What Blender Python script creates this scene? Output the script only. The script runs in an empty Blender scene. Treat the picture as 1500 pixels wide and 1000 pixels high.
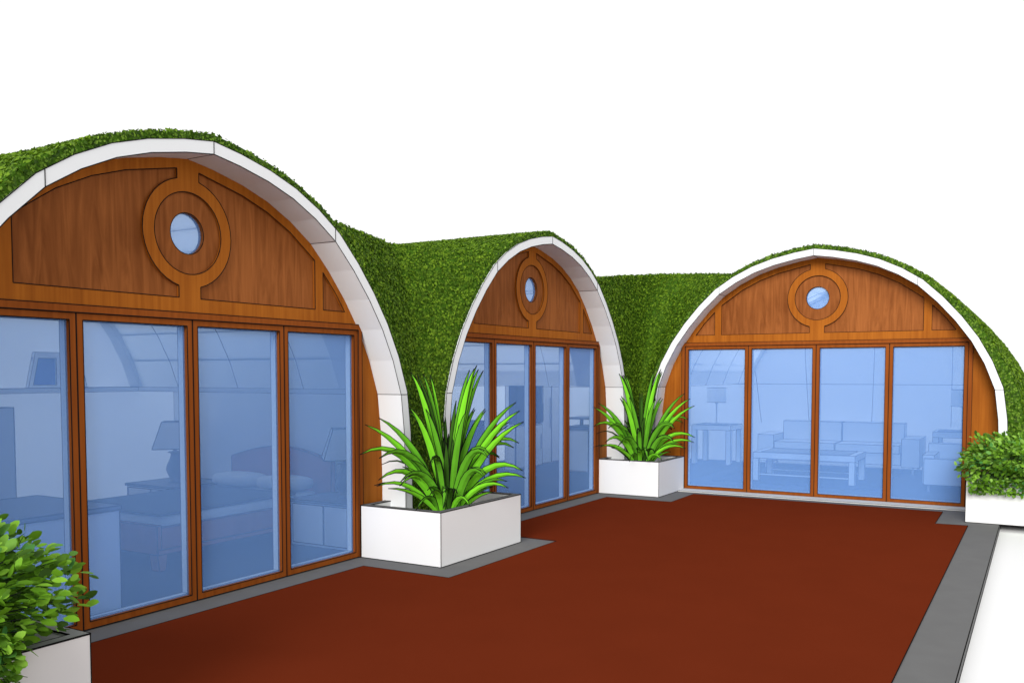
import bpy, math, random
import numpy as np
from mathutils import Vector, Matrix
from mathutils.geometry import tessellate_polygon
random.seed(7); rng = np.random.default_rng(7)
R = math.radians
scene = bpy.context.scene
COL = scene.collection

# ------------------------------------------------------------------ materials
def lin(c):
    c = c/255.0
    return c/12.92 if c <= .04045 else ((c+.055)/1.055)**2.4
def new_mat(name):
    m = bpy.data.materials.new(name); m.use_nodes = True
    nt = m.node_tree
    b = nt.nodes['Principled BSDF']
    return m, nt, b
def plain(name, col, rough=.7, spec=.2, vary=.0, scale=3.0):
    m, nt, b = new_mat(name)
    b.inputs['Roughness'].default_value = rough
    b.inputs['Specular IOR Level'].default_value = spec
    if vary:
        tc = nt.nodes.new('ShaderNodeTexCoord'); n = nt.nodes.new('ShaderNodeTexNoise')
        n.inputs['Scale'].default_value = scale; n.inputs['Detail'].default_value = 6
        r = nt.nodes.new('ShaderNodeValToRGB')
        r.color_ramp.elements[0].position = .3; r.color_ramp.elements[1].position = .7
        r.color_ramp.elements[0].color = tuple(c*(1-vary) for c in col)+(1,)
        r.color_ramp.elements[1].color = tuple(min(1, c*(1+vary)) for c in col)+(1,)
        nt.links.new(tc.outputs['Object'], n.inputs['Vector'])
        nt.links.new(n.outputs['Fac'], r.inputs['Fac']); nt.links.new(r.outputs['Color'], b.inputs['Base Color'])
    else:
        b.inputs['Base Color'].default_value = tuple(col)+(1,)
    return m
def wood(name, c0, c1, sx=26., sz=1.6, dist=.0, along='z', rough=.55):
    m, nt, b = new_mat(name)
    b.inputs['Roughness'].default_value = rough; b.inputs['Specular IOR Level'].default_value = .06
    tc = nt.nodes.new('ShaderNodeTexCoord'); mp = nt.nodes.new('ShaderNodeMapping')
    mp.inputs['Scale'].default_value = (sx, sx, sz) if along == 'z' else (sz, sx, sx)
    n = nt.nodes.new('ShaderNodeTexNoise'); n.inputs['Scale'].default_value = 1.0; n.inputs['Detail'].default_value = 5
    n.inputs['Distortion'].default_value = dist
    n2 = nt.nodes.new('ShaderNodeTexNoise'); n2.inputs['Scale'].default_value = 1.1; n2.inputs['Detail'].default_value = 3
    mx = nt.nodes.new('ShaderNodeMix'); mx.data_type = 'FLOAT'; mx.inputs[0].default_value = .4
    r = nt.nodes.new('ShaderNodeValToRGB')
    r.color_ramp.elements[0].position = .34; r.color_ramp.elements[1].position = .66
    r.color_ramp.elements[0].color = tuple(c0)+(1,); r.color_ramp.elements[1].color = tuple(c1)+(1,)
    nt.links.new(tc.outputs['Object'], mp.inputs['Vector']); nt.links.new(mp.outputs['Vector'], n.inputs['Vector'])
    nt.links.new(tc.outputs['Object'], n2.inputs['Vector'])
    nt.links.new(n.outputs['Fac'], mx.inputs[2]); nt.links.new(n2.outputs['Fac'], mx.inputs[3])
    nt.links.new(mx.outputs[0], r.inputs['Fac']); nt.links.new(r.outputs['Color'], b.inputs['Base Color'])
    return m
def leafmat(name, cols, rough=.6, transl=.25, noise=None):
    """colour per leaf (mesh island), light passes a little through the leaf"""
    m, nt, b = new_mat(name)
    g = nt.nodes.new('ShaderNodeNewGeometry'); r = nt.nodes.new('ShaderNodeValToRGB')
    r.color_ramp.interpolation = 'LINEAR'
    els = r.color_ramp.elements
    while len(els) < len(cols): els.new(.5)
    for i, c in enumerate(cols):
        els[i].position = i/(len(cols)-1); els[i].color = tuple(c)+(1,)
    src = g.outputs['Random Per Island']
    if noise:
        tc = nt.nodes.new('ShaderNodeTexCoord'); n = nt.nodes.new('ShaderNodeTexNoise')
        n.inputs['Scale'].default_value = noise; n.inputs['Detail'].default_value = 4
        nt.links.new(tc.outputs['Object'], n.inputs['Vector'])
        mx = nt.nodes.new('ShaderNodeMix'); mx.data_type = 'FLOAT'; mx.inputs[0].default_value = .45
        nt.links.new(src, mx.inputs[2]); nt.links.new(n.outputs['Fac'], mx.inputs[3]); src = mx.outputs[0]
    nt.links.new(src, r.inputs['Fac'])
    d = nt.nodes.new('ShaderNodeBsdfTranslucent')
    ms = nt.nodes.new('ShaderNodeMixShader'); ms.inputs[0].default_value = transl
    b.inputs['Roughness'].default_value = rough; b.inputs['Specular IOR Level'].default_value = .2
    nt.links.new(r.outputs['Color'], b.inputs['Base Color']); nt.links.new(r.outputs['Color'], d.inputs['Color'])
    out = nt.nodes['Material Output']
    nt.links.new(b.outputs[0], ms.inputs[1]); nt.links.new(d.outputs[0], ms.inputs[2]); nt.links.new(ms.outputs[0], out.inputs[0])
    return m
def translucent(name, col, f):
    m, nt, b = new_mat(name)
    b.inputs['Base Color'].default_value = col+(1,); b.inputs['Roughness'].default_value = .8; b.inputs['Specular IOR Level'].default_value = .1
    d = nt.nodes.new('ShaderNodeBsdfTranslucent'); d.inputs['Color'].default_value = col+(1,)
    ms = nt.nodes.new('ShaderNodeMixShader'); ms.inputs[0].default_value = f
    out = nt.nodes['Material Output']
    nt.links.new(b.outputs[0], ms.inputs[1]); nt.links.new(d.outputs[0], ms.inputs[2]); nt.links.new(ms.outputs[0], out.inputs[0])
    return m
def glass(name, tint, body, f):
    """blue film glass: f of the light is scattered blue by the film, the rest goes through"""
    m = bpy.data.materials.new(name); m.use_nodes = True; nt = m.node_tree
    nt.nodes.clear()
    out = nt.nodes.new('ShaderNodeOutputMaterial')
    t = nt.nodes.new('ShaderNodeBsdfTransparent'); t.inputs[0].default_value = tint+(1,)
    d = nt.nodes.new('ShaderNodeBsdfDiffuse'); d.inputs[0].default_value = body+(1,)
    ms = nt.nodes.new('ShaderNodeMixShader'); ms.inputs[0].default_value = f
    nt.links.new(t.outputs[0], ms.inputs[1]); nt.links.new(d.outputs[0], ms.inputs[2])
    nt.links.new(ms.outputs[0], out.inputs[0])
    return m
def S(r, g, b, k=1.0): return (lin(r)*k, lin(g)*k, lin(b)*k)

M_line = plain('drawn_line', (.012, .012, .012), .9, 0)  # drawn edge outlines and seam lines, built as thin dark beads
M_white = plain('white_render', (.80, .80, .80), .85, .1)
M_shell = plain('white_shell', (.765, .785, .80), .85, .1)
M_trim = wood('honey_wood', (.26, .070, .006), (.41, .128, .013), 30, 1.2)
M_panel = wood('brown_wood', (.175, .050, .010), (.345, .113, .028), 11, 1.0, 2.4)
M_frame = wood('red_wood', (.20, .048, .006), (.29, .075, .010), 30, 1.5)
M_glass = glass('blue_glass', (.86, .93, 1.0), (.26, .50, 1.0), .31)
M_inner = plain('white_window_profile', (.92, .92, .92), .5, .3)
M_deck = plain('red_deck_paint', S(109, 43, 22, .93), .9, .0, .03, 2.0)
M_slab = plain('grey_concrete', S(112, 112, 112, .95), .9, .05, .04, 5)
M_light = plain('pale_concrete', (.58, .58, .57), .9, .05)
M_rim = plain('dark_rim', (.16, .16, .16), .9, .05)
M_cap = plain('grey_planter_top', (.30, .30, .30), .95, 0)
M_soil = plain('pale_gravel', (.5, .47, .42), .95, .0, .4, 40)
M_ground = plain('white_ground', (.86, .86, .86), .95, .0)
M_floor = plain('dark_carpet', (.10, .11, .12), .95, .0, .08, 8)
M_rug = plain('grey_rug', (.07, .075, .08), .95, .0, .1, 20)
M_iwall = plain('white_plaster', (.90, .90, .90), .9, .0)
M_tback = translucent('brightening_back_wall', (.93, .93, .93), .5)  # living room back wall, made translucent to brighten the room
M_sky = translucent('brightening_panel', (.97, .97, .97), .85)  # added to pass daylight into the rooms: roof panels, ceiling, kitchen wall
M_back2 = translucent('brightening_bedroom_wall', (.93, .93, .93), .55)  # bedroom back wall, let through some daylight to lift the room
M_bluepane = plain('deep_blue_glass', (.06, .16, .55), .3, .3)
M_bedwood = wood('bed_wood', (.36, .12, .07), (.50, .18, .11), 20, 2)
M_sheet = plain('white_linen', (.75, .78, .80), .9, .0)
M_blanket = plain('grey_blanket', (.12, .14, .17), .95, .0, .1, 10)
M_furn = plain('white_lacquer', (.80, .80, .80), .5, .2)
M_dtop = plain('grey_top', (.18, .19, .22), .5, .2)
M_glasstop = plain('smoked_top', (.20, .21, .20), .3, .3)
M_vase = plain('grey_ceramic', (.17, .18, .22), .4, .3)
M_shade = translucent('cream_shade', (.90, .89, .86), .5)
M_metal = plain('brushed_metal', (.45, .45, .47), .35, .5)
M_sofa = plain('white_upholstery', (.80, .80, .80), .95, .0)
M_kdark = plain('dark_cupboard', (.015, .02, .035), .5, .2)
M_cloth = plain('violet_cloth', (.16, .12, .22), .9, .0)
M_turf = plain('turf_base', (.04, .095, .008), .95, .0, .55, 26)
M_grass = leafmat('grass_blades', [(.018, .048, .001), (.058, .125, .003), (.135, .25, .009), (.27, .42, .02)], .7, .2, 16)
M_ivy = leafmat('ivy_leaves', [(.018, .05, .003), (.055, .125, .007), (.12, .24, .015), (.22, .37, .035)], .6, .25)
M_bush = leafmat('round_leaves', [(.04, .10, .01), (.08, .19, .012), (.14, .32, .015), (.20, .45, .025), (.32, .60, .06), (.045, .20, .05)], .6, .35)
M_bushd = leafmat('small_leaves', [(.05, .13, .012), (.10, .22, .015), (.16, .35, .02), (.26, .52, .04), (.40, .66, .12), (.05, .28, .07)], .6, .35)
M_twig = plain('dark_twig', (.03, .035, .03), .9, 0)
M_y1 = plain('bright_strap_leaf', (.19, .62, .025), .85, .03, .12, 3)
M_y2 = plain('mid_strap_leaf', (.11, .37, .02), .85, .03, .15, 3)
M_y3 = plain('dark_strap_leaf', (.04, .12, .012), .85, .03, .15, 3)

# ------------------------------------------------------------------ mesh helpers
class MB:
    def __init__(s): s.v = []; s.f = []; s.m = []; s.lines = []
    def add(s, vs, fs, mi=0):
        o = len(s.v); s.v += [tuple(p) for p in vs]
        for f in fs: s.f.append(tuple(i+o for i in f)); s.m.append(mi)
        return s
    def box(s, x0, x1, y0, y1, z0, z1, mi=0):
        return s.add([(x0,y0,z0),(x1,y0,z0),(x1,y1,z0),(x0,y1,z0),(x0,y0,z1),(x1,y0,z1),(x1,y1,z1),(x0,y1,z1)],
              [(0,3,2,1),(4,5,6,7),(0,1,5,4),(1,2,6,5),(2,3,7,6),(3,0,4,7)], mi)
    def prism(s, outer, holes, w0, w1, mi=0):
        """polygon in (x,z) with holes, from y=w0 to y=w1"""
        loops = [outer]+list(holes)
        tris = tessellate_polygon([[Vector((a, b, 0)) for a, b in l] for l in loops])
        flat = [p for l in loops for p in l]; n = len(flat)
        vs = [(a, w0, b) for a, b in flat]+[(a, w1, b) for a, b in flat]
        fs = []
        for t in tris:
            a, b, c = (flat[i] for i in t)
            cr = (b[0]-a[0])*(c[1]-a[1])-(b[1]-a[1])*(c[0]-a[0])
            if abs(cr) < 1e-12: continue
            t = tuple(t) if cr > 0 else tuple(reversed(t))
            fs.append(t); fs.append(tuple(i+n for i in reversed(t)))
        o = 0
        for l in loops:
            k = len(l)
            for i in range(k):
                j = (i+1) % k
                fs.append((o+i, o+i+n, o+j+n, o+j))
            o += k
        return s.add(vs, fs, mi)
    def lathe(s, prof, cx, cy, n=20, mi=0, cap=True):
        vs = []; fs = []
        for r, z in prof:
            for k in range(n):
                a = 2*math.pi*k/n; vs.append((cx+r*math.cos(a), cy+r*math.sin(a), z))
        for i in range(len(prof)-1):
            for k in range(n):
                k2 = (k+1) % n
                fs.append((i*n+k, i*n+k2, (i+1)*n+k2, (i+1)*n+k))
        if cap:
            fs.append(tuple(reversed(range(n)))); fs.append(tuple((len(prof)-1)*n+k for k in range(n)))
        return s.add(vs, fs, mi)
    def tube(s, pts, r, mi=0, n=5, taper=None):
        pts = [Vector(p) for p in pts]; rings = []
        o = len(s.v)
        for i, p in enumerate(pts):
            d = (pts[min(i+1, len(pts)-1)]-pts[max(i-1, 0)]).normalized()
            a = d.cross(Vector((.31, .17, .93))); 
            if a.length < .05: a = d.cross(Vector((1, 0, 0)))
            a.normalize(); b = d.cross(a)
            rr = r if taper is None else r*(1-(1-taper)*i/(len(pts)-1))
            for k in range(n):
                t = 2*math.pi*(k+.3)/n; s.v.append(tuple(p+(a*math.cos(t)+b*math.sin(t))*rr))
        for i in range(len(pts)-1):
            for k in range(n):
                k2 = (k+1) % n
                s.f.append((o+i*n+k, o+i*n+k2, o+(i+1)*n+k2, o+(i+1)*n+k)); s.m.append(mi)
        return s
    def outline(s, r, ang=32, mi=1):
        """drawn outlines laid as thin beads along the sharp edges"""
        from collections import defaultdict
        key = lambda p: (round(p[0], 5), round(p[1], 5), round(p[2], 5))
        ed = defaultdict(list)
        for f in s.f:
            P = [Vector(s.v[i]) for i in f]
            nrm = Vector((0, 0, 0))
            for i in range(len(P)): nrm += P[i].cross(P[(i+1) % len(P)])
            if nrm.length < 1e-12: continue
            nrm.normalize()
            for i in range(len(f)):
                a, b = key(s.v[f[i]]), key(s.v[f[(i+1) % len(f)]])
                if a != b: ed[(min(a, b), max(a, b))].append(nrm)
        for (a, b), ns in ed.items():
            if len(ns) == 1 or (len(ns) >= 2 and min(ns[0].dot(q) for q in ns[1:]) < math.cos(R(ang))):
                s.lines.append((a, b))
        return s
    def beads(s, r, mi=1):
        for a, b in s.lines: s.tube([a, b], r, mi, 4)
        s.lines = []
    def build(s, name, mat, parent=None, line=0, smooth=False, ang=32, auto=True):
        if line:
            if auto: s.outline(line, ang)
            s.beads(line)
        mats = mat if isinstance(mat, (list, tuple)) else [mat]
        me = bpy.data.meshes.new(name)
        me.from_pydata(s.v, [], s.f)
        for m in mats: me.materials.append(m)
        if line and len(mats) == 1: me.materials.append(M_line)
        me.polygons.foreach_set('material_index', s.m)
        if smooth: me.polygons.foreach_set('use_smooth', [True]*len(me.polygons))
        me.update()
        o = bpy.data.objects.new(name, me); COL.objects.link(o)
        if parent: o.parent = parent
        return o
def tag(o, label=None, cat=None, group=None, kind=None):
    if label: o['label'] = label
    if cat: o['category'] = cat
    if group: o['group'] = group
    if kind: o['kind'] = kind
    return o
def empty(name, loc, rz, label, cat, group=None):
    o = bpy.data.objects.new(name, None); COL.objects.link(o)
    o.location = loc; o.rotation_euler = (0, 0, rz); o.empty_display_size = .2
    return tag(o, label, cat, group)
def kids(o): return [c for c in bpy.data.objects if c.parent == o]
def copy_tree(o, parent=None):
    c = o.copy(); COL.objects.link(c)
    if parent: c.parent = parent
    for ch in kids(o): copy_tree(ch, c)
    return c

# ------------------------------------------------------------------ layout numbers (metres)
W = .9; T = .046; H = 2.0745
XA, XB = -1.8, 3.216            # door centres of the two pods on the left wing (facade y = 0)
XC, YC = 6.103, -2.686          # right pod: facade x = XC, centre y = YC
OV = .27                        # how far the shell stands out in front of the gable
L = .0030                       # bead radius of the drawn outlines
HALF = [(0,3.163),(.235,3.128),(.51,3.068),(.765,2.985),(1.01,2.867),(1.24,2.72),(1.46,2.51),(1.66,2.28),(1.84,2.03),(1.985,1.76),(2.10,1.455),(2.143,1.1),(2.158,.7),(2.16,0)]
def offset(half, d):
    out = []
    for i, (x, z) in enumerate(half):
        a = half[max(i-1, 0)]; b = half[min(i+1, len(half)-1)]
        if i == 0: a = (-half[1][0], half[1][1])
        tx, tz = b[0]-a[0], b[1]-a[1]; l = math.hypot(tx, tz)
        dd = d if not callable(d) else d(z)
        out.append((x-tz/l*dd, z+tx/l*dd if 0 < i < len(half)-1 else z+(dd if i == 0 else 0)))
    return out
OUT = offset(HALF, lambda z: .088+.02*max(0, 1-z/2))
CAP = offset(HALF, lambda z: .140+.02*max(0, 1-z/2))
def full(half): return [(-x, z) for x, z in reversed(half)]+list(half[1:])
def cap_u(z, half=None):
    h = half or CAP
    for i in range(len(h)-1):
        if h[i][1] >= z >= h[i+1][1]:
            t = (h[i][1]-z)/max(1e-9, h[i][1]-h[i+1][1]); return h[i][0]+(h[i+1][0]-h[i][0])*t
    return h[-1][0]

# ------------------------------------------------------------------ pod house: the repeated front
def circ(r, n=40, a0=0, a1=360, cz=2.64): return [(r*math.cos(R(a0+(a1-a0)*k/n)), cz+r*math.sin(R(a0+(a1-a0)*k/n))) for k in range(n+(0 if abs(a1-a0) == 360 else 1))]
def big_panel(sg):
    a = math.degrees(math.asin(.095/.385))
    pts = [(.095, 2.182)]
    pts += [(1.285, 2.182), (1.285, 2.588), (1.0, 2.785), (.755, 2.905), (.505, 2.99), (.23, 3.052), (.095, 3.082)]
    arc = circ(.385, 18, 90-a, -(90-a))
    pts += arc
    return [(sg*x, z) for x, z in pts]
def small_panel(sg): return [(sg*x, z) for x, z in [(1.382,2.182),(1.655,2.182),(1.53,2.345),(1.382,2.50)]]
def fat(poly, d):
    cx = sum(p[0] for p in poly)/len(poly); cz = sum(p[1] for p in poly)/len(poly)
    return poly
def gable_front(house):
    prof = [(x*1.006, z+.008 if z > .1 else z) for x, z in HALF]
    uH = cap_u(H, prof)
    outer = [(uH, H)]+[p for p in reversed(prof) if p[1] > H]+[(-x, z) for x, z in prof[1:] if z > H]+[(-uH, H)]
    side = [(W*2+T, 0)]+[p for p in reversed(prof) if p[0] > W*2+T+.003]+[(W*2+T, 2.015)]
    holes = [big_panel(1), big_panel(-1), small_panel(1), small_panel(-1), circ(.29, 40)]
    g = MB().prism(outer, holes, 0, .05).prism(side, [], 0, .05).prism([(-x, z) for x, z in reversed(side)], [], 0, .05); g.build('gable_wall', M_trim, house, L*1.15)
    for sg in (1, -1):
        MB().prism(big_panel(sg), [], .02, .045).build('wood_panel', M_panel, house)
        MB().prism(small_panel(sg), [], .02, .045).build('wood_panel', M_panel, house)
    rw = MB().prism(circ(.292, 40), [circ(.146, 32)], .018, .07).build('round_window', M_panel, house, L)
    MB().prism(circ(.147, 32), [], .045, .053).build('window_pane', M_glass, rw)
    f = MB()
    f.prism([(-W*2-T-.002, 0), (-W*2-T-.002, H+.002), (W*2+T+.002, H+.002), (W*2+T+.002, 0), (W*2, 0), (W*2, H-T), (-W*2, H-T), (-W*2, 0)], [], -.03, .06)
    f.build('door_frame', M_frame, house, L*1.15)
    for k in range(4):
        x0 = -W*2+k*W+.002; x1 = x0+W-.004; z1 = H-T-.002; s_ = .044
        lf = MB().prism([(x0, .004), (x1, .004), (x1, z1), (x0, z1)], [[(x0+s_, .05), (x0+s_, z1-s_), (x1-s_, z1-s_), (x1-s_, .05)]], -.018, .024)
        leaf = lf.build('door_leaf', M_frame, house, L*1.1)
        MB().box(x0+s_-.01, x1-s_+.01, .012, .020, .05-.01, z1-s_+.01).build('glass_pane', M_glass, leaf)
        i_ = MB().prism([(x0+.006, .008), (x1-.006, .008), (x1-.006, z1-.006), (x0+.006, z1-.006)], [[(x0+.046, .058), (x0+.046, z1-.048), (x1-.046, z1-.048), (x1-.046, .058)]], .026, .082)
        i_.build('inner_frame', M_inner, leaf, L*.8)

def shell(house, depth, open_right=None, open_left=None, sky_side=1):
    """arched shell; the low part of a side may stop early where rooms join"""
    A, B = full(HALF), full(OUT); n = len(A); mid = n//2
    b = MB(); sk = MB()
    for i in range(n-1):
        low = A[i][1] < 1.46 and A[i+1][1] < 1.46
        d = depth
        if low and A[i][0] > 0 and open_right is not None: d = open_right
        if low and A[i][0] < 0 and open_left is not None: d = open_left
        q = [A[i], A[i+1], B[i+1], B[i]]
        lit = (mid+1 <= i <= mid+9) if sky_side > 0 else (mid-10 <= i <= mid-2)
        for w0, w1 in ([(-OV, .45), (depth-.15, d)] if lit else [(-OV, d)]):
            vs = [(x, w0, z) for x, z in q]+[(x, w1, z) for x, z in q]
            b.add(vs, [(0,1,2,3), (4,7,6,5), (0,4,5,1), (3,2,6,7)])
        if lit:
            m_ = [((A[k][0]+B[k][0])/2, (A[k][1]+B[k][1])/2) for k in (i, i+1)]
            vv = [(x, w, z+dz) for dz in (0, .02) for x, z in m_ for w in (.45, depth-.15)]
            sk.add(vv, [(0,1,3,2), (4,6,7,5), (0,4,5,1), (2,3,7,6)])
        if i == 0: b.add([vs[0], vs[3], vs[7], vs[4]], [(0,1,2,3)])
        if i == n-2: b.add([vs[1], vs[5], vs[6], vs[2]], [(0,1,2,3)])
    seg = b.lines
    for i in range(n-1):
        for P in (A, B): seg.append(((P[i][0], -OV, P[i][1]), (P[i+1][0], -OV, P[i+1][1])))
    for i in (mid, mid-5, mid+5, mid-10, mid+10):
        u = A[i][0]; zo = max((B[k][1]+(B[k+1][1]-B[k][1])*(u-B[k][0])/(B[k+1][0]-B[k][0]) for k in range(n-1) if B[k][0] <= u <= B[k+1][0] and B[k+1][0]-B[k][0] > .02), default=0)
        end = (u, -OV-.0005, zo) if abs(i-mid) <= 5 else (B[i][0], -OV-.0005, A[i][1])
        seg.append(((u, -OV-.0005, A[i][1]), end))
        seg.append(((A[i][0], -OV, A[i][1]), (A[i][0], depth, A[i][1])))
    # ribs where the shell segments meet inside
    for w in (.9, 1.8, 2.7, 3.6):
        if w > depth-.2: break
        for i in range(n-1):
            if A[i][1] > 1.4 and A[i+1][1] > 1.4: seg.append(((A[i][0], w, A[i][1]), (A[i+1][0], w, A[i+1][1])))
    b.build('vault_shell', M_shell, house, L*1.15, auto=False)
    sk.build('added_skylight', M_sky, house)  # added roof panels, out of view, that let sky light into the rooms

house_a = empty('pod_house', (XA, 0, 0), 0, 'nearest grass-roofed pod house, the one with a bed behind its glass doors', 'house', 'grass-roofed pod houses')
gable_front(house_a)
house_b = copy_tree(house_a); house_b.location = (XB, 0, 0)
house_b['label'] = 'middle grass-roofed pod house between the two spiky plants, kitchen behind its glass'
house_c = copy_tree(house_a); house_c.location = (XC, YC, 0); house_c.rotation_euler = (0, 0, R(-90))
house_c['label'] = 'right grass-roofed pod house facing us squarely, sofa and coffee table behind its glass'
YB = 3.5                       # back wall of the left wing
shell(house_a, YB, open_right=.06); shell(house_b, YB, open_right=.12); shell(house_c, 4.4, open_left=.75, sky_side=-1)

# ------------------------------------------------------------------ rooms behind the glass (parts of the houses)
def room_part(name, mb, mat, house, line=L*.9, **k):
    o = mb.build(name, mat, house, line, **k)
    o.matrix_parent_inverse = (Matrix.Translation(house.location) @ Matrix.Rotation(house.rotation_euler.z, 4, 'Z')).inverted()
    return o
def gable_poly(x0, half=HALF): return [(x0+x*1.01, z) for x, z in full(half)]
# bedroom
room_part('floor', MB().box(-3.98, .86, .06, YB, -.03, .006), M_floor, house_a, 0)
room_part('back_wall', MB().prism([(-3.96, 0), (.9, 0), (.9, 1.5), (.33, 1.5)]+[(XA+x*1.01, z) for x, z in reversed(full(HALF)) if z > 1.5]+[(-3.96, 1.5)], [], YB, YB+.03), M_back2, house_a, 0)
room_part('side_wall', MB().box(.86, .90, .055, YB-.01, 0, 1.47), M_iwall, house_a)
room_part('added_alcove_panel', MB().box(.28, .92, .058, YB-.012, 1.452, 1.498), M_sky, house_a)  # added translucent panel that lights the right side of the bedroom
room_part('wall_ledge', MB().box(-3.9, .27, YB-.16, YB-.014, 1.452, 1.498), M_iwall, house_a)
wf = MB().prism([(-.92, 1.50), (-.28, 1.50), (-.36, 1.86), (-.84, 1.86)], [[(-.87, 1.53), (-.62, 1.53), (-.62, 1.80), (-.81, 1.80)], [(-.58, 1.53), (-.34, 1.53), (-.40, 1.80), (-.58, 1.80)]], YB-.06, YB-.012)
wfo = room_part('rear_window', wf, M_iwall, house_a)
pane = MB().box(-.86, -.60, YB-.034, YB-.028, 1.52, 1.81).box(-.59, -.36, YB-.034, YB-.028, 1.52, 1.81).build('window_pane', M_bluepane, wfo)
# kitchen and corner
room_part('floor', MB().box(1.08, 5.36, .06, YB, -.03, .006).box(5.361, 10.5, .21, YB, -.03, .0055).box(6.875, 10.5, -.6, .209, -.03, .005), M_floor, house_b, 0)
room_part('back_wall', MB().prism([(1.06, 0), (10.5, 0), (10.5, 1.64), (5.35, 1.64)]+[(XB+x*1.01, z) for x, z in reversed(full(HALF)) if z > 1.5]+[(1.06, 1.5)], [], YB, YB+.03), M_sky, house_b, 0)  # kitchen wall passes daylight to brighten the room
room_part('wall_ledge', MB().box(1.12, 5.3, YB-.1, YB-.012, 1.455, 1.485), M_iwall, house_b)
room_part('corner_ceiling', MB().box(5.30, 10.5, .2, YB, 1.66, 1.70).box(6.85, 10.5, -.62, .199, 1.661, 1.701), M_sky, house_b, 0)  # ceiling made translucent to bring extra daylight into the corner
room_part('corner_wall', MB().box(5.33, 6.84, .17, .20, 0, 1.66).box(6.84, 6.87, -.55, .17, 0, 1.66), M_iwall, house_b, 0)
# living room
room_part('floor', MB().box(6.16, 10.5, -4.86, -.61, -.03, .006), M_floor, house_c, 0)
bw = MB()
pz = [(y, z) for y, z in [(YC-x*1.01, z) for x, z in full(HALF)]]
poly = [(-4.86, 0)]+sorted([(y, z) for y, z in pz if z > .1 and y < YC], key=lambda p: p[1])+[(YC, 3.163)]+sorted([(y, z) for y, z in pz if z > 1.4 and y > YC], key=lambda p: -p[1])+[(-.5, 1.69), (YB, 1.69), (YB, 0)]
bw.prism(poly, [], 0, .03)
bw.v = [(10.5+y, x, z) for x, y, z in bw.v]; bw.f = [tuple(reversed(f)) for f in bw.f]
for y0, y1, zt in [(-.55, -.80, 2.35), (-1.52, -1.66, 2.9), (-2.76, -2.72, 3.1), (-3.97, -3.97, 2.6)]:
    bw.lines.append(((10.497, y1, .75), (10.497, (y0+y1)/2-.0, 1.7))); bw.lines.append(((10.497, (y0+y1)/2, 1.7), (10.497, y0, zt)))
bw.lines.append(((10.497, -4.8, 1.455), (10.497, 3.4, 1.455)))
room_part('back_wall', bw, M_tback, house_c, L*1.6, auto=False)
room_part('threshold', MB().box(5.80, 6.07, YC-1.86, YC+1.84, -.02, .010), M_light, house_c)

# ------------------------------------------------------------------ grass roofs: turf skin + thousands of small leaves
class Turf:
    def __init__(s): s.tri = []; s.mb = MB(); s.leaf = []
    def grid(s, rows, dens, size, flip=False, mi=0, skip=None):
        n = len(rows[0]); vs = [p for r in rows for p in r]; fs = []
        for i in range(len(rows)-1):
            for j in range(n-1):
                q = (i*n+j, i*n+j+1, (i+1)*n+j+1, (i+1)*n+j)
                if skip and skip([sum(vs[k][a] for k in q)/4 for a in range(3)]): continue
                if flip: q = tuple(reversed(q))
                fs.append(q)
                P = [vs[k] for k in q]
                s.tri.append((P[0], P[1], P[2], dens, size, mi)); s.tri.append((P[0], P[2], P[3], dens, size, mi))
        s.mb.add(vs, fs)
    def scatter(s):
        for mi in (0, 1):
            T_ = [t for t in s.tri if t[5] == mi]
            if not T_: continue
            A = np.array([t[0] for t in T_]); B = np.array([t[1] for t in T_]); C = np.array([t[2] for t in T_])
            dens = np.array([t[3] for t in T_]); size = np.array([t[4] for t in T_])
            nr = np.cross(B-A, C-A); ar = np.linalg.norm(nr, axis=1)/2
            cnt = rng.poisson(ar*dens)
            idx = np.repeat(np.arange(len(T_)), cnt); n = len(idx)
            if n == 0: continue
            u = rng.random((n, 1)); v = rng.random((n, 1)); fl = (u+v) > 1; u[fl] = 1-u[fl]; v[fl] = 1-v[fl]
            P = A[idx]+(B-A)[idx]*u+(C-A)[idx]*v
            N = nr[idx]/np.maximum(2*ar[idx, None], 1e-9)
            P = P+N*rng.uniform(.001, .014 if mi == 0 else .006, (n, 1))
            d = rng.normal(size=(n, 3)); d -= N*np.sum(d*N, axis=1, keepdims=True)
            d /= np.linalg.norm(d, axis=1, keepdims=True)
            tilt = rng.uniform(.05,   .5 if mi == 0 else .25, (n, 1)); d = d+N*tilt; d /= np.linalg.norm(d, axis=1, keepdims=True)
            sd = np.cross(N+.5*rng.normal(size=(n, 3)), d); sd /= np.maximum(np.linalg.norm(sd, axis=1, keepdims=True), 1e-9)
            l = size[idx, None]*rng.uniform(.6, 1.3, (n, 1)); wd = l*rng.uniform(.25, .42, (n, 1))
            q = np.stack([P-d*l*.4, P+sd*wd, P+d*l*.6, P-sd*wd], axis=1).reshape(-1, 3)
            o = len(s.mb.v)
            s.mb.v += [tuple(p) for p in q.tolist()]
            s.mb.f += [(o+4*i, o+4*i+1, o+4*i+2, o+4*i+3) for i in range(n)]
            s.mb.m += [1+mi]*n
    def build(s, house):
        s.scatter()
        o = s.mb.build('grass_roof', [M_turf, M_grass, M_ivy], house)
        o.matrix_parent_inverse = (Matrix.Translation(house.location) @ Matrix.Rotation(house.rotation_euler.z, 4, 'Z')).inverted()
        return o
YF = -.255                    # front of the turf, just behind the shell's front face
def lerp(a, b, t): return tuple(a[i]+(b[i]-a[i])*t for i in range(3))
def ycurve(z):
    P = [(0,-.245), (.9,-.235), (1.05,-.22), (1.56,-.165), (1.95,-.11), (2.3,-.045), (2.6,.04), (2.885,.153)]
    for (a, b), (c, d) in zip(P, P[1:]):
        if a <= z <= c: return b+(d-b)*(z-a)/(c-a)
    return P[-1][1]
VX = .709; ZT = 2.885
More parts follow.
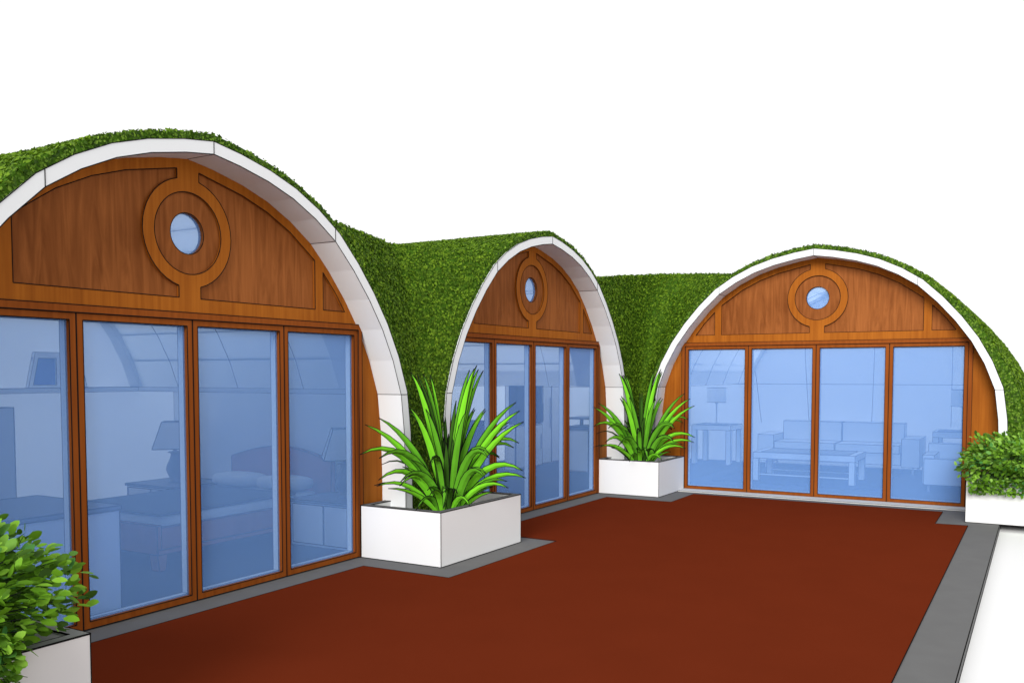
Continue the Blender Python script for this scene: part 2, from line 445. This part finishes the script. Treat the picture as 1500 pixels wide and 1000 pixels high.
ZS = [0, .3, .6, .9, 1.05, 1.3, 1.56, 1.8, 1.95, 2.15, 2.35, 2.5, 2.65, 2.78, ZT]
def cap_band(t, xf, half_in, half_out, usel, size=.045, dens=2600):
    pin = [p for p in half_in if usel(p)]; pout = [p for p in half_out if usel(p)]
    return pin, pout
def fcap(P, sgn_from, sgn_to):
    pass
capF, outF = full(CAP), full(OUT)
def front_band(tf, to3, lo, hi, capp=None):
    """leafy front edge of the turf between shell and turf skin"""
    c = capp or capF
    rows = [[to3(outF[i][0], outF[i][1], 0) for i in range(lo, hi)], [to3(c[i][0], c[i][1], 0) for i in range(lo, hi)]]
    tf.grid(rows, 5200, .026, False, 1)
nF = len(capF); mid = nF//2
# --- A
ta = Turf()
a3 = lambda u, z, w: (XA+u, YF+w, z)
b3 = lambda u, z, w: (XB+u, YF+w, z)
c3 = lambda u, z, w: (XC-OV+.015+w, YC-u, z)
def flare(z):                # how far a free flank leans out to the ground
    return .0 if z > 2.9 else .012+.22*((2.9-z)/2.9)**1.6+.45*max(0, (1.0-z))**1.5
flF = [(u-flare(z) if (u < 0 and z < 2.95) else u, z) for u, z in capF]       # flared on the left
frF = [(u+flare(z) if (u > 0 and z < 2.95) else u, z) for u, z in capF]       # flared on the right
front_band(ta, a3, 0, nF, flF); 
uz = cap_u(ZT)
def strip_front(tf, z_list, left, mid_, right, side, dens, size, n=7):
    rows = []
    for z in z_list:
        Lp, Mp, Rp = left(z), mid_(z), right(z)
        rows.append([lerp(Lp, Mp, k/n) for k in range(n+1)] if side == 'L' else [lerp(Mp, Rp, k/n) for k in range(n+1)])
    tf.grid(rows, dens, size)
    return rows
la = lambda z: (XA+cap_u(z), YF, z); ma = lambda z: (VX, ycurve(z), z); ra = lambda z: (XB-cap_u(z), YF, z)
rowsA = strip_front(ta, ZS, la, ma, ra, 'L', 3800, .030)
topA = rowsA[-1]
crossA = [a3(u, z, 0) for u, z in flF[:mid+1]]+[a3(u, z, 0) for u, z in capF[mid+1:] if z > ZT+.01]+topA
def body(tf, cr, xc, near, far, umax):
    hole = lambda c: c[1] > .45 and c[1] < 3.4 and .24 < c[0]-xc < umax  # unseen gap in the turf so sky light reaches the added panels
    tf.grid([cr, [(x, y+.4, z) for x, y, z in cr], [(x, .6, z) for x, y, z in cr], [(x, 2.0, z) for x, y, z in cr]], near, .032, skip=hole)
    tf.grid([[(x, 2.0, z) for x, y, z in cr], [(x, 3.35, z) for x, y, z in cr], [(x, YB+.5, z) for x, y, z in cr]], far, .035, skip=hole)
body(ta, crossA, XA, 1700, 700, 3)
ta.build(house_a)
# --- B (with its half of the left valley and the corner hill)
tb = Turf()
front_band(tb, b3, 0, nF)
rowsB = strip_front(tb, ZS, la, ma, ra, 'R', 3800, .030)
topB = rowsB[-1]
ZT2 = 2.9
crossB = topB[:-1]+[b3(-cap_u(ZT), ZT, 0)]+[b3(u, z, 0) for u, z in capF if z > ZT+.012]+[b3(cap_u(ZT), ZT, 0)]
body(tb, crossB, XB, 2600, 1500, 3)
rows = []
NB = 14
for k in range(19):
    s_ = k/18
    zl = 2.885*s_; zr = 2.99*s_
    Lp = Vector(b3(cap_u(zl), zl, 0)); Rp = Vector(c3(-cap_u(zr), zr, 0))
    e = max(0., (s_-.2)/.8)**1.5
    Cp = Vector((5.85+(7.45-5.85)*e, -.25+.27*e, zl+.36*e))
    rows.append([tuple(Lp*(1-t)**2+Cp*2*t*(1-t)+Rp*t*t) for t in (j/NB for j in range(NB+1))])
tb.grid(rows, 3000, .032)
top = rows[-1]
tb.grid([top, [(x+.35, y+.30, z+.01) for x, y, z in top]], 900, .04)  # turf stops short here so sky light reaches the translucent corner ceiling
tb.build(house_b)
# --- C
tc_ = Turf()
rows = [[c3(outF[i][0], outF[i][1], 0) for i in range(nF)], [c3(frF[i][0], frF[i][1], 0) for i in range(nF)]]
tc_.grid(rows, 3600, .033, False, 1)
fr2 = [(u+1.9*flare(z) if (u > 0 and z < 2.95) else u, z) for u, z in capF]
sel = [i for i in range(nF) if capF[i][0] > -1.0]
tc_.grid([[c3(*frF[i], 0) for i in sel], [c3(*fr2[i], .9) for i in sel], [c3(*fr2[i], 4.2) for i in sel], [c3(*fr2[i], 4.75) for i in sel]], 900, .04, skip=lambda c: 6.75 < c[0] < 10.1 and .2 < c[1]-YC < 1.1)  # turf left open over the added roof panels to light the living room
tc_.build(house_c)

# ------------------------------------------------------------------ ground
g = MB().box(-60, 60, -60, 60, -.4, -.075); tag(g.build('ground', M_ground), kind='structure')
sl = MB().prism([(-9.5, -4.905), (4.885, -4.905), (6.1, -4.905), (6.1, .02), (-9.5, .02)], [], 0, 1)
sl.v = [(x, z, (-.07 if y > .5 else -.004)) for x, y, z in sl.v]; sl.f = [tuple(reversed(f)) for f in sl.f]
tag(sl.build('terrace', M_slab, None, L), kind='structure')
dk = [(-9.3, -4.613), (4.644, -4.613), (4.612, -4.292), (5.58, -4.285), (5.62, -1.19), (4.723, -1.2), (4.735, -.292), (1.62, -.292), (1.585, -1.184), (-.272, -1.178), (-.27, -.29), (-3.42, -.29), (-3.42, -1.86), (-9.3, -1.86)]
d_ = MB().prism(dk, [], 0, 1)
d_.v = [(x, z, (-.03 if y > .5 else .001)) for x, y, z in d_.v]; d_.f = [tuple(reversed(f)) for f in d_.f]
tag(d_.build('deck', M_deck, None, L), kind='structure')

# ------------------------------------------------------------------ planters
def planter(x0, x1, y0, y1, label, zt=.467, t=.06, fill=.12, fm=None, rm=None):
    o = empty('planter_box', ((x0+x1)/2, (y0+y1)/2, 0), 0, label, 'planter', 'square white planter boxes')
    a, b = (x1-x0)/2, (y1-y0)/2
    m = MB()
    P = [(-a, -b), (a, -b), (a, b), (-a, b)]; Q = [(-a+t, -b+t), (a-t, -b+t), (a-t, b-t), (-a+t, b-t)]
    vs = [(x, y, .001) for x, y in P]+[(x, y, zt) for x, y in P]+[(x, y, zt) for x, y in Q]+[(x, y, .1) for x, y in Q]
    fs = []
    for i in range(4):
        j = (i+1) % 4
        fs += [(i, j, 4+j, 4+i), (8+i, 8+j, 12+j, 12+i)]
    m.add(vs, fs); m.build('box', M_white, o, L*1.1, ang=32)
    r = MB()
    vs = [(x*1.002, y*1.002, zt-.001) for x, y in P]+[(x, y, zt-.001) for x, y in Q]+[(x*1.002, y*1.002, zt+.004) for x, y in P]+[(x, y, zt+.004) for x, y in Q]
    for i in range(4):
        j = (i+1) % 4
        r.add([vs[k] for k in (i, j, 4+j, 4+i, 8+i, 8+j, 12+j, 12+i)], [(4,5,6,7), (0,1,5,4), (2,3,7,6)])
    r.build('rim', rm or M_rim, o, L*.8)
    MB().box(-a+t-.005, a-t+.005, -b+t-.005, b-t+.005, .02, fill).build('gravel_fill', fm or M_soil, o)
    return o
planter(.009, 1.365, -.905, -.036, 'white planter box with grey rim between the near and middle house, holding a spiky plant')
planter(5.056, 6.03, -.900, -.012, 'white planter box in the courtyard corner, beside the right house, holding a spiky plant')
planter(-5.25, -3.705, -1.57, -.15, 'white planter box at the lower left with a round-leaved bush spilling over it', fill=.461, fm=M_cap, rm=M_cap)
planter(4.905, 6.03, -6.0, -4.567, 'white planter box at the right edge with a small-leaved bush spilling over it', fill=.461, fm=M_cap, rm=M_cap)

# ------------------------------------------------------------------ spiky plants
Rv = Vector((.507, -.862, 0)); Fv = Vector((.862, .507, 0)); Uv = Vector((0, 0, 1))
def strap_plant(loc, label, seed=1, scale=.97):
    rnd = random.Random(seed)
    root = empty('spiky_plant', loc, 0, label, 'plant', 'spiky strap-leaved plants in planters')
    Z = .0014
    # tip x, tip z, peak z (None = no droop), depth towards us (-) or away (+), width factor, tone
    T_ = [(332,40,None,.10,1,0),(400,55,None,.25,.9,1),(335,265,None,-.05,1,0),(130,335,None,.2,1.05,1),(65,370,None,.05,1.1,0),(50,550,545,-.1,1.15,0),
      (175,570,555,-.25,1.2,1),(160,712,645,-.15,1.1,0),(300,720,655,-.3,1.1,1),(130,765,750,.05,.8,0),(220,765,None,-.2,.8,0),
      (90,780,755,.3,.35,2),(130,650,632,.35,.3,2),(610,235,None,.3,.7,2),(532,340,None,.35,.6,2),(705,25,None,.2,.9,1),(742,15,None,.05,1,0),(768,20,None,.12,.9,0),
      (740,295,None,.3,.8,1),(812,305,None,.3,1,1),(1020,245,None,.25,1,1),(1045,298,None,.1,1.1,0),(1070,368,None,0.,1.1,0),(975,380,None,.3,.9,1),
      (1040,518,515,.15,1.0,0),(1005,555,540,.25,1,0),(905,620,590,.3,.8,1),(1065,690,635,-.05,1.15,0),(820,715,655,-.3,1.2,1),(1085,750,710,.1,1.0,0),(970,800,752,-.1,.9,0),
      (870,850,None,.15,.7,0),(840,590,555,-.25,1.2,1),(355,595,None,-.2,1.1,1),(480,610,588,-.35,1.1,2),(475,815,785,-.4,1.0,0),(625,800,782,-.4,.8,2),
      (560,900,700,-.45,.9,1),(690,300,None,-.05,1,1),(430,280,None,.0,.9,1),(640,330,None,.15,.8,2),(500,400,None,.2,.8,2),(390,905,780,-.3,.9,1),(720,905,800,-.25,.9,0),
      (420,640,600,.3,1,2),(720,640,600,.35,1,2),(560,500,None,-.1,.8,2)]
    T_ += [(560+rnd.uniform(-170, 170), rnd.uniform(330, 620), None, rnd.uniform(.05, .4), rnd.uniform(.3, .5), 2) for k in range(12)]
    T_ += [(tx+rnd.uniform(-55, 55), tz+rnd.uniform(-35, 45), pk and pk+rnd.uniform(-15, 25), dp+rnd.uniform(.0, .15), wf*.75, rnd.choice((0, 1, 1, 2))) for tx, tz, pk, dp, wf, tn in T_[:38] if 240 < tx < 980]
    b = MB()
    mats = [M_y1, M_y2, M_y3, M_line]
    for (tx, tz, pk, dp, wf, tone) in T_:
        if tx < 565: dp -= .46*(565-tx)/500
        bx = rnd.uniform(-.05, .05); by = rnd.uniform(-.05, .05)
        X = (tx-565)*Z*scale; ZZ = (920-tz)*Z*scale
        p0 = Rv*(bx*scale)+Fv*(by*scale)+Uv*(-.26)
        if pk is None:
            c = Rv*(X*.38)+Fv*(dp*.3)+Uv*(ZZ*.72+.02)
        else:
            c = Rv*(X*.45)+Fv*(dp*.4)+Uv*((920-pk)*Z*scale*1.42)
        p2 = Rv*X+Fv*dp*scale+Uv*ZZ
        n = 9; wd = .031*wf*scale
        Lr, Cr, Rr = [], [], []
        for i in range(n+1):
            t = i/n
            p = p0*(1-t)**2+c*2*t*(1-t)+p2*t*t
            d = ((c-p0)*(1-t)+(p2-c)*t).normalized()
            view = (Fv*.85+Uv*.35+Rv*rnd.uniform(-.02, .02)).normalized()
            sd = d.cross(view); sd.normalize(); nn = sd.cross(d).normalized()
            wv = wd*(.55+.45*min(1, t*2.6))*(1-max(0, (t-.45)/.55)**1.7)+.0006
            Lr.append(p-sd*wv+nn*wv*.35); Cr.append(p); Rr.append(p+sd*wv+nn*wv*.35)
        vs = [v for k in range(n+1) for v in (Lr[k], Cr[k], Rr[k])]
        fs = []
        for k in range(n): fs += [(3*k, 3*k+1, 3*k+4, 3*k+3), (3*k+1, 3*k+2, 3*k+5, 3*k+4)]
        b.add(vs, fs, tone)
        b.tube(Lr, .0034, 3, 4); b.tube(Rr, .0034, 3, 4)
    b.build('leaf_rosette', mats, root)
    st = MB().lathe([(.07, -.34), (.085, -.30), (.07, -.22), (.045, -.15)], 0, 0, 12).build('stem', M_twig, root)
    return root
yp = strap_plant((.473, -.657, .462), 'tall spiky bright green plant in the planter left of the middle house doors')
yq = copy_tree(yp); yq.location = (5.33, -.54, .462); yq.rotation_euler = (0, 0, R(3)); yq.scale = (1.07, 1.07, .99)
yq['label'] = 'spiky bright green plant in the planter in the courtyard corner beside the right house'

# ------------------------------------------------------------------ bushes
def bush(loc, rad, n, size, mat, label, droop=1.0, seed=3, hang=None):
    rnd = random.Random(seed)
    root = empty('leafy_bush', loc, 0, label, 'bush')
    b = MB(); tw = MB()
    for k in range(n):
        while True:
            d = Vector((rnd.gauss(0, 1), rnd.gauss(0, 1), rnd.gauss(.15, 1)))
            if d.length > .1: break
        d.normalize()
        r = rnd.random()**.28
        hung = hang and k > n*.86
        wob = 1+.16*math.sin(5*d.x+3*d.z+seed)+.12*math.sin(7*d.y-4*d.z)+rnd.gauss(0, .03)
        p = Vector((d.x*rad[0], d.y*rad[1], d.z*rad[2]))*r*wob
        if p.z < -.02:
            p.z *= droop
        if hung:
            p = Vector((rnd.uniform(*hang[0]), rnd.uniform(*hang[1]), rnd.uniform(*hang[2])))-Vector(loc)
            d = Vector(hang[3])
        # leaf
        out = (d+Vector((0, 0, -.15))+Vector((rnd.gauss(0, .45), rnd.gauss(0, .45), rnd.gauss(0, .35)))).normalized()
        nrm = (d*.8+Vector((rnd.gauss(0, .5), rnd.gauss(0, .5), .75+rnd.gauss(0, .4)))).normalized()
        sd = out.cross(nrm)
        if sd.length < .05: continue
        sd.normalize(); nn = sd.cross(out)
        l = size*rnd.uniform(.65, 1.25); w = l*rnd.uniform(.26, .36)
        pts = [(0, 0, 0), (.22, .75, .18), (.55, 1, .22), (.85, .6, .12), (1.0, 0, 0), (.85, -.6, .12), (.55, -1, .22), (.22, -.75, .18)]
        vs = [p+out*(a*l)+sd*(bb*w)+nn*(c*w) for a, bb, c in pts]+[p+out*(.5*l)]
        b.add(vs, [(0,1,2,8), (8,2,3,4), (8,4,5,6), (0,8,6,7)])
        if k % 24 == 0: 
            q = Vector((0, 0, -rad[2]*.6)); m_ = (p+q)/2+Vector((0, 0, .08))
            tw.tube([q, m_, p+out*l*.2], .006*size/.07, 0, 5, .4)
    b.build('foliage', mat, root, smooth=True)
    tw.build('branches', M_twig, root)
    return root
bush((-4.53, -1.10, .60), (.77, .70, .39), 15000, .058, M_bush, 'round-leaved bright green bush filling the planter at the lower left', 1.05, 3, ((-5.2, -4.10), (-1.70, -1.55), (.24, .56), (0, -1, .1)))
bush((5.38, -5.30, .68), (.72, .80, .27), 9000, .055, M_bushd, 'dense small-leaved green bush in the planter at the right edge', 1.05, 5, ((4.78, 4.90), (-5.9, -4.60), (.33, .52), (-1, 0, .1)))

# ------------------------------------------------------------------ furniture
L1 = L; L = .0046
def legs(root, x0, x1, y0, y1, z, t, mat, z0=.007, line=L):
    for x in (x0, x1-t):
        for y in (y0, y1-t): MB().box(x, x+t, y, y+t, z0, z).build('leg', mat, root, line)
# bed: head towards +x
bed = empty('bed', (-.3, 1.7, .006), 0, 'wooden double bed with grey cover and white pillows in the near house', 'bed')
MB().box(-1.0, 1.04, -.70, -.66, .14, .36).box(-1.0, 1.04, .66, .70, .14, .36).box(-1.04, -1.0, -.70, .70, .14, .38).box(-1.045, 1.02, -.715, -.70, .14, .18).build('bed_frame', M_bedwood, bed, L)
for x in (-1.05, .96):
    for y in (-.71, .61):
        MB().prism([(x, .14), (x+.02, 0), (x+.08, 0), (x+.10, .14)], [], y, y+.1).build('leg', M_bedwood, bed, L)
hb = MB(); hp = [(-.72, .03), (-.72, .74)]+[(-.72+1.44*k/12, .74+.13*math.sin(math.pi*k/12)) for k in range(13)]+[(.72, .03)]
hp = [hp[0]]+hp[2:]
hb.prism(hp, [], 0, .06); hb.v = [(1.05+y, x, z) for x, y, z in hb.v]; hb.f = [tuple(reversed(f)) for f in hb.f]
hb.build('headboard', M_bedwood, bed, L)
def cushion(x0, x1, y0, y1, z0, z1, n=8, e=4.0, mb=None):
    mb = mb or MB(); vs = []; fs = []
    N = 16; K = 8
    for i in range(K+1):
        v = -math.pi/2+math.pi*i/K
        for j in range(N):
            u = 2*math.pi*j/N
            f = lambda a: math.copysign(abs(a)**(2/e), a)
            vs.append(((x0+x1)/2+(x1-x0)/2*f(math.cos(v))*f(math.cos(u)), (y0+y1)/2+(y1-y0)/2*f(math.cos(v))*f(math.sin(u)), (z0+z1)/2+(z1-z0)/2*f(math.sin(v))))
    for i in range(K):
        for j in range(N): fs.append((i*N+j, i*N+(j+1) % N, (i+1)*N+(j+1) % N, (i+1)*N+j))
    return mb.add(vs, fs)
cushion(-.99, 1.03, -.655, .655, .26, .45, e=9).build('mattress', M_sheet, bed, 0, True)
MB().box(-.97, .62, -.64, .64, .449, .462).build('bed_cover', M_blanket, bed, L*.8)
for y in (-.64, .01): cushion(.60, .98, y, y+.62, .46, .60, e=3.2).build('pillow', M_sheet, bed, 0, True)
def nightstand(x0, x1, y0, y1, h, label):
    o = empty('nightstand', ((x0+x1)/2, (y0+y1)/2, .006), 0, label, 'nightstand', 'white bedside cabinets')
    a, b = (x1-x0)/2, (y1-y0)/2
    MB().box(-a, a, -b, b, 0, h-.02).build('cabinet', M_furn, o, L)
    MB().box(-a-.003, -a-.012, -.01, b-.03, .03, h-.04).box(-a-.003, -a-.012, -b+.03, -.02, .03, h-.04).build('drawer_front', M_furn, o, L)
    MB().box(-a-.02, a+.01, -b-.01, b+.01, h-.02, h).build('top', M_dtop, o, L)
    return o
nightstand(.13, .70, .12, .93, .44, 'white bedside cabinet on the window side of the bed')
nightstand(.12, .82, 2.58, 3.36, .44, 'white bedside cabinet on the far side of the bed')
def vase_lamp(x, y, z, label, k=1.0):
    o = empty('table_lamp', (x, y, z), 0, label, 'lamp', 'grey vase lamps beside the bed')
    prof = [(.075,0),(.08,.012),(.05,.03),(.075,.08),(.098,.14),(.09,.19),(.062,.25),(.045,.30),(.05,.325),(.075,.33),(.075,.34),(.02,.35),(.012,.40)]
    MB().lathe([(r*k, h*k) for r, h in prof], 0, 0, 20).build('lamp_base', M_vase, o, 0, True)
    s = MB(); s.lathe([(.30*k, .38*k), (.17*k, .67*k)], 0, 0, 4, 0, False)
    s.build('lamp_shade', M_shade, o, L)
    return o
vase_lamp(.44, .52, .446, 'grey vase lamp with tapered shade on the window side of the bed')
vase_lamp(.45, 2.98, .446, 'grey vase lamp with tapered shade on the far side of the bed', 1.0)
o = empty('dresser', (-2.75, .72, .006), 0, 'low grey-topped white dresser just behind the left door panes', 'dresser')
MB().box(-.5, .5, -.50, .46, 0, .70).build('cabinet', M_furn, o, L); MB().box(-.51, .51, -.51, .47, .70, .73).build('top', M_dtop, o, L)
o = empty('tall_cupboard', (-1.9, 2.95, .006), 0, 'tall plain white cupboard at the left end of the bedroom', 'cupboard')
MB().box(-.30, .30, -.40, .40, .04, 1.34).build('carcass', M_furn, o, L); MB().box(-.31, -.302, -.39, .39, .05, 1.33).build('door', M_furn, o, L); MB().box(-.28, .28, -.37, .37, 0, .04).build('plinth', M_dtop, o)
# kitchen
def cab(name, x0, x1, y0, y1, z0, z1, mat, label, cat, doors=2, face='y', pname='carcass'):
    o = empty(name, ((x0+x1)/2, (y0+y1)/2, z0), 0, label, cat)
    a, b, h = (x1-x0)/2, (y1-y0)/2, z1-z0
    MB().box(-a, a, -b, b, 0, h).build(pname, mat, o, L)
    for k in range(doors):
        if face == 'y':
            w = 2*a/doors; m = MB().box(-a+k*w+.01, -a+(k+1)*w-.01, -b-.014, -b-.002, .02, h-.02); hx = -a+(k+1)*w-.06
            d = m.build('door', mat, o, L); MB().box(hx-.008, hx+.008, -b-.04, -b-.016, h*.4, h*.75).build('handle', M_metal, d)
        else:
            w = 2*b/doors; m = MB().box(-a-.014, -a-.002, -b+k*w+.01, -b+(k+1)*w-.01, .02, h-.02); hy = -b+(k+1)*w-.06
            d = m.build('door', mat, o, L); MB().box(-a-.04, -a-.016, hy-.008, hy+.008, h*.5, h*.8).build('handle', M_metal, d)
    return o
o = cab('kitchen_unit', 6.95, 7.90, 2.42, 2.62, .006, .76, M_furn, 'white kitchen base unit under the dark wall cupboard', 'kitchen unit')
cab('wall_cupboard', 6.95, 7.90, 2.40, 2.54, .78, 1.62, M_kdark, 'dark square cupboard standing on the white kitchen base unit', 'cupboard', 1)
cab('refrigerator', 7.93, 8.85, 2.5, 3.2, .006, 1.60, M_furn, 'tall white refrigerator beside the dark kitchen cupboard', 'refrigerator', 2)
o = cab('kitchen_counter', 7.22, 7.85, .72, 1.60, .006, .72, M_furn, 'white kitchen counter with grey worktop behind the last pane of the middle house', 'counter', 2, 'x')
MB().box(-.34, .33, -.45, .45, .714, .755).build('worktop', M_dtop, o, L); MB().box(-.3, .3, -.44, .44, .88, .90).box(.2, .24, -.42, -.38, .755, .88).box(.2, .24, .38, .42, .755, .88).build('shelf', M_dtop, o, L)
tb_ = empty('dining_table', (4.2, 2.3, .006), 0, 'dark dining table behind the left panes of the middle house', 'table')
MB().box(-.75, .75, -.4, .4, .70, .735).build('tabletop', M_bedwood, tb_, L); legs(tb_, -.72, .72, -.37, .37, .70, .06, M_bedwood, 0)
def chair(x, y, rz, label):
    o = empty('dining_chair', (x, y, .006), rz, label, 'chair', 'dining chairs in the middle house')
    MB().box(-.21, .21, -.21, .21, .42, .47).build('seat', M_cloth, o, L)
    MB().box(.17, .21, -.20, .20, .56, .92).build('backrest', M_cloth, o, L)
    for x0, z in ((-.20, .42), (.165, .90)):
        for y0 in (-.20, .16): MB().box(x0, x0+.04, y0, y0+.04, 0, z).build('leg', M_cloth, o, L)
    return o
chair(5.25, 2.25, 0, 'violet dining chair at the right end of the dining table')
chair(4.25, 1.65, R(-90), 'violet dining chair on the window side of the dining table')
# living room
rug = MB().box(7.15, 10.0, -3.3, -.95, .0065, .018).build('rug', M_rug, None, L); tag(rug, 'dark grey rug under the coffee table in the right house', 'rug')
ct = empty('coffee_table', (7.95, -2.22, .019), 0, 'long white coffee table with grey top in front of the sofa', 'coffee table')
MB().box(-.45, .45, -.74, .74, .34, .43).build('table_frame', M_furn, ct, L); MB().box(-.37, .37, -.64, .64, .428, .434).build('top_inset', M_glasstop, ct, L*.8)
for x in (-.40, .37): MB().box(x, x+.03, -.66, .66, .08, .105).build('stretcher', M_furn, ct, L*.8)
legs(ct, -.45, .45, -.74, .74, .34, .085, M_furn, 0)
def side_table(x, y, label):
    o = empty('side_table', (x, y, .006), 0, label, 'side table', 'white side tables with lamps')
    MB().box(-.36, .36, -.36, .36, .62, .71).build('table_frame', M_furn, o, L); MB().box(-.30, .30, -.30, .30, .708, .714).build('top_inset', M_dtop, o, L*.8)
    legs(o, -.36, .36, -.36, .36, .62, .085, M_furn, 0)
    return o
def drum_lamp(x, y, z, label):
    o = empty('drum_lamp', (x, y, z), 0, label, 'lamp', 'drum shade lamps in the right house')
    MB().lathe([(.10, 0), (.10, .015), (.02, .03), (.013, .05), (.013, .36), (.03, .37), (.03, .44), (.012, .46), (.012, .50)], 0, 0, 14).build('lamp_stand', M_metal, o, 0, True)
    s = MB().lathe([(.175, .40), (.175, .665)], 0, 0, 24, 0, False)
    for zz in (.40, .665):
        for k in range(24):
            a = 2*math.pi*k/24; b_ = 2*math.pi*(k+1)/24
            s.lines.append(((.175*math.cos(a), .175*math.sin(a), zz), (.175*math.cos(b_), .175*math.sin(b_), zz)))
    s.build('lamp_shade', M_shade, o, L, auto=False)
    return o
side_table(9.97, -.13, 'white side table left of the sofa, under a drum lamp'); drum_lamp(9.92, -.13, .722, 'drum shade lamp on the side table left of the sofa')
side_table(9.95, -4.14, 'white side table right of the sofa, partly hidden by the armchair'); drum_lamp(9.9, -4.18, .722, 'drum shade lamp on the side table behind the armchair')
sf = empty('sofa', (10.0, -2.3, .006), 0, 'long white two-seat sofa along the back wall of the right house', 'sofa')
MB().box(-.48, .40, -1.02, 1.02, .15, .34).build('base', M_sofa, sf, L)
for y in (-1.0, .01): MB().box(-.52, .16, y, y+.99, .34, .47).build('seat_cushion', M_sofa, sf, L)
for y in (-1.0, .01): MB().box(.12, .38, y, y+.99, .472, .80).build('back_cushion', M_sofa, sf, L)
for y in (-1.30, 1.03): MB().box(-.46, .40, y, y+.27, .12, .58).build('armrest', M_sofa, sf, L)
for x in (-.42, .34):
    for y in (-1.2, 1.16): MB().lathe([(.018, 0), (.018, .13)], x, y, 8).build('leg', M_metal, sf)
ac = empty('armchair', (7.85, -4.28, .006), 0, 'white boxy armchair seen from its side at the right of the glass', 'armchair')
MB().box(-.30, .40, -.38, .38, .10, .36).build('seat', M_sofa, ac, L); MB().box(.36, .54, -.42, .42, .10, .62).build('backrest', M_sofa, ac, L)
MB().box(-.42, -.31, -.40, .40, .10, .46).build('side_panel', M_sofa, ac, L); 
for y in (-.44, .28): MB().box(-.30, .36, y, y+.15, .10, .50).build('armrest', M_sofa, ac, L)
for x in (-.36, .46):
    for y in (-.34, .34): MB().lathe([(.014, 0), (.014, .11)], x, y, 8).build('leg', M_metal, ac)

# ------------------------------------------------------------------ light and sky
SUN_EL, SUN_AZ = 21, 12          # azimuth measured from -x towards -y
w = bpy.data.worlds.new('World'); scene.world = w; w.use_nodes = True
nt = w.node_tree; bg = nt.nodes['Background']
tc = nt.nodes.new('ShaderNodeTexCoord'); sx = nt.nodes.new('ShaderNodeSeparateXYZ'); rp = nt.nodes.new('ShaderNodeValToRGB')
nt.links.new(tc.outputs['Generated'], sx.inputs[0]); nt.links.new(sx.outputs['Z'], rp.inputs['Fac'])
e = rp.color_ramp.elements
e[0].position = .50; e[0].color = (1, 1, 1, 1); e[1].position = .95; e[1].color = (.66, .67, .68, 1)
nt.links.new(rp.outputs['Color'], bg.inputs['Color']); bg.inputs['Strength'].default_value = 1.10
sd = bpy.data.lights.new('sun', 'SUN'); sd.energy = 3.1; sd.angle = R(25); sd.color = (1, .98, .95)
so = bpy.data.objects.new('sun', sd); COL.objects.link(so)
dirv = Vector((math.cos(R(SUN_EL))*math.cos(R(SUN_AZ)), math.cos(R(SUN_EL))*math.sin(R(SUN_AZ)), -math.sin(R(SUN_EL))))
so.rotation_euler = dirv.to_track_quat('-Z', 'Y').to_euler(); so.location = (-20, -6, 8)

# ------------------------------------------------------------------ camera
cd = bpy.data.cameras.new('camera'); co = bpy.data.objects.new('camera', cd); COL.objects.link(co)
co.location = (-6.2011, -5.2600, 1.6450)
co.rotation_euler = (R(90-2.9552), 0, R(30.4814-90))
cd.sensor_width = 36; cd.lens = 36*1316.82/1500; cd.shift_y = (614.92-500)/1500
cd.clip_start = .05; cd.clip_end = 500
scene.camera = co
scene.render.engine = 'CYCLES'
scene.cycles.max_bounces = 16; scene.cycles.diffuse_bounces = 10; scene.cycles.transparent_max_bounces = 24
scene.render.resolution_x = 1024; scene.render.resolution_y = 682
vs_ = scene.view_settings
vs_.view_transform = 'Standard'; vs_.look = 'None'; vs_.gamma = 1; vs_.exposure = 0; vs_.use_curve_mapping = False
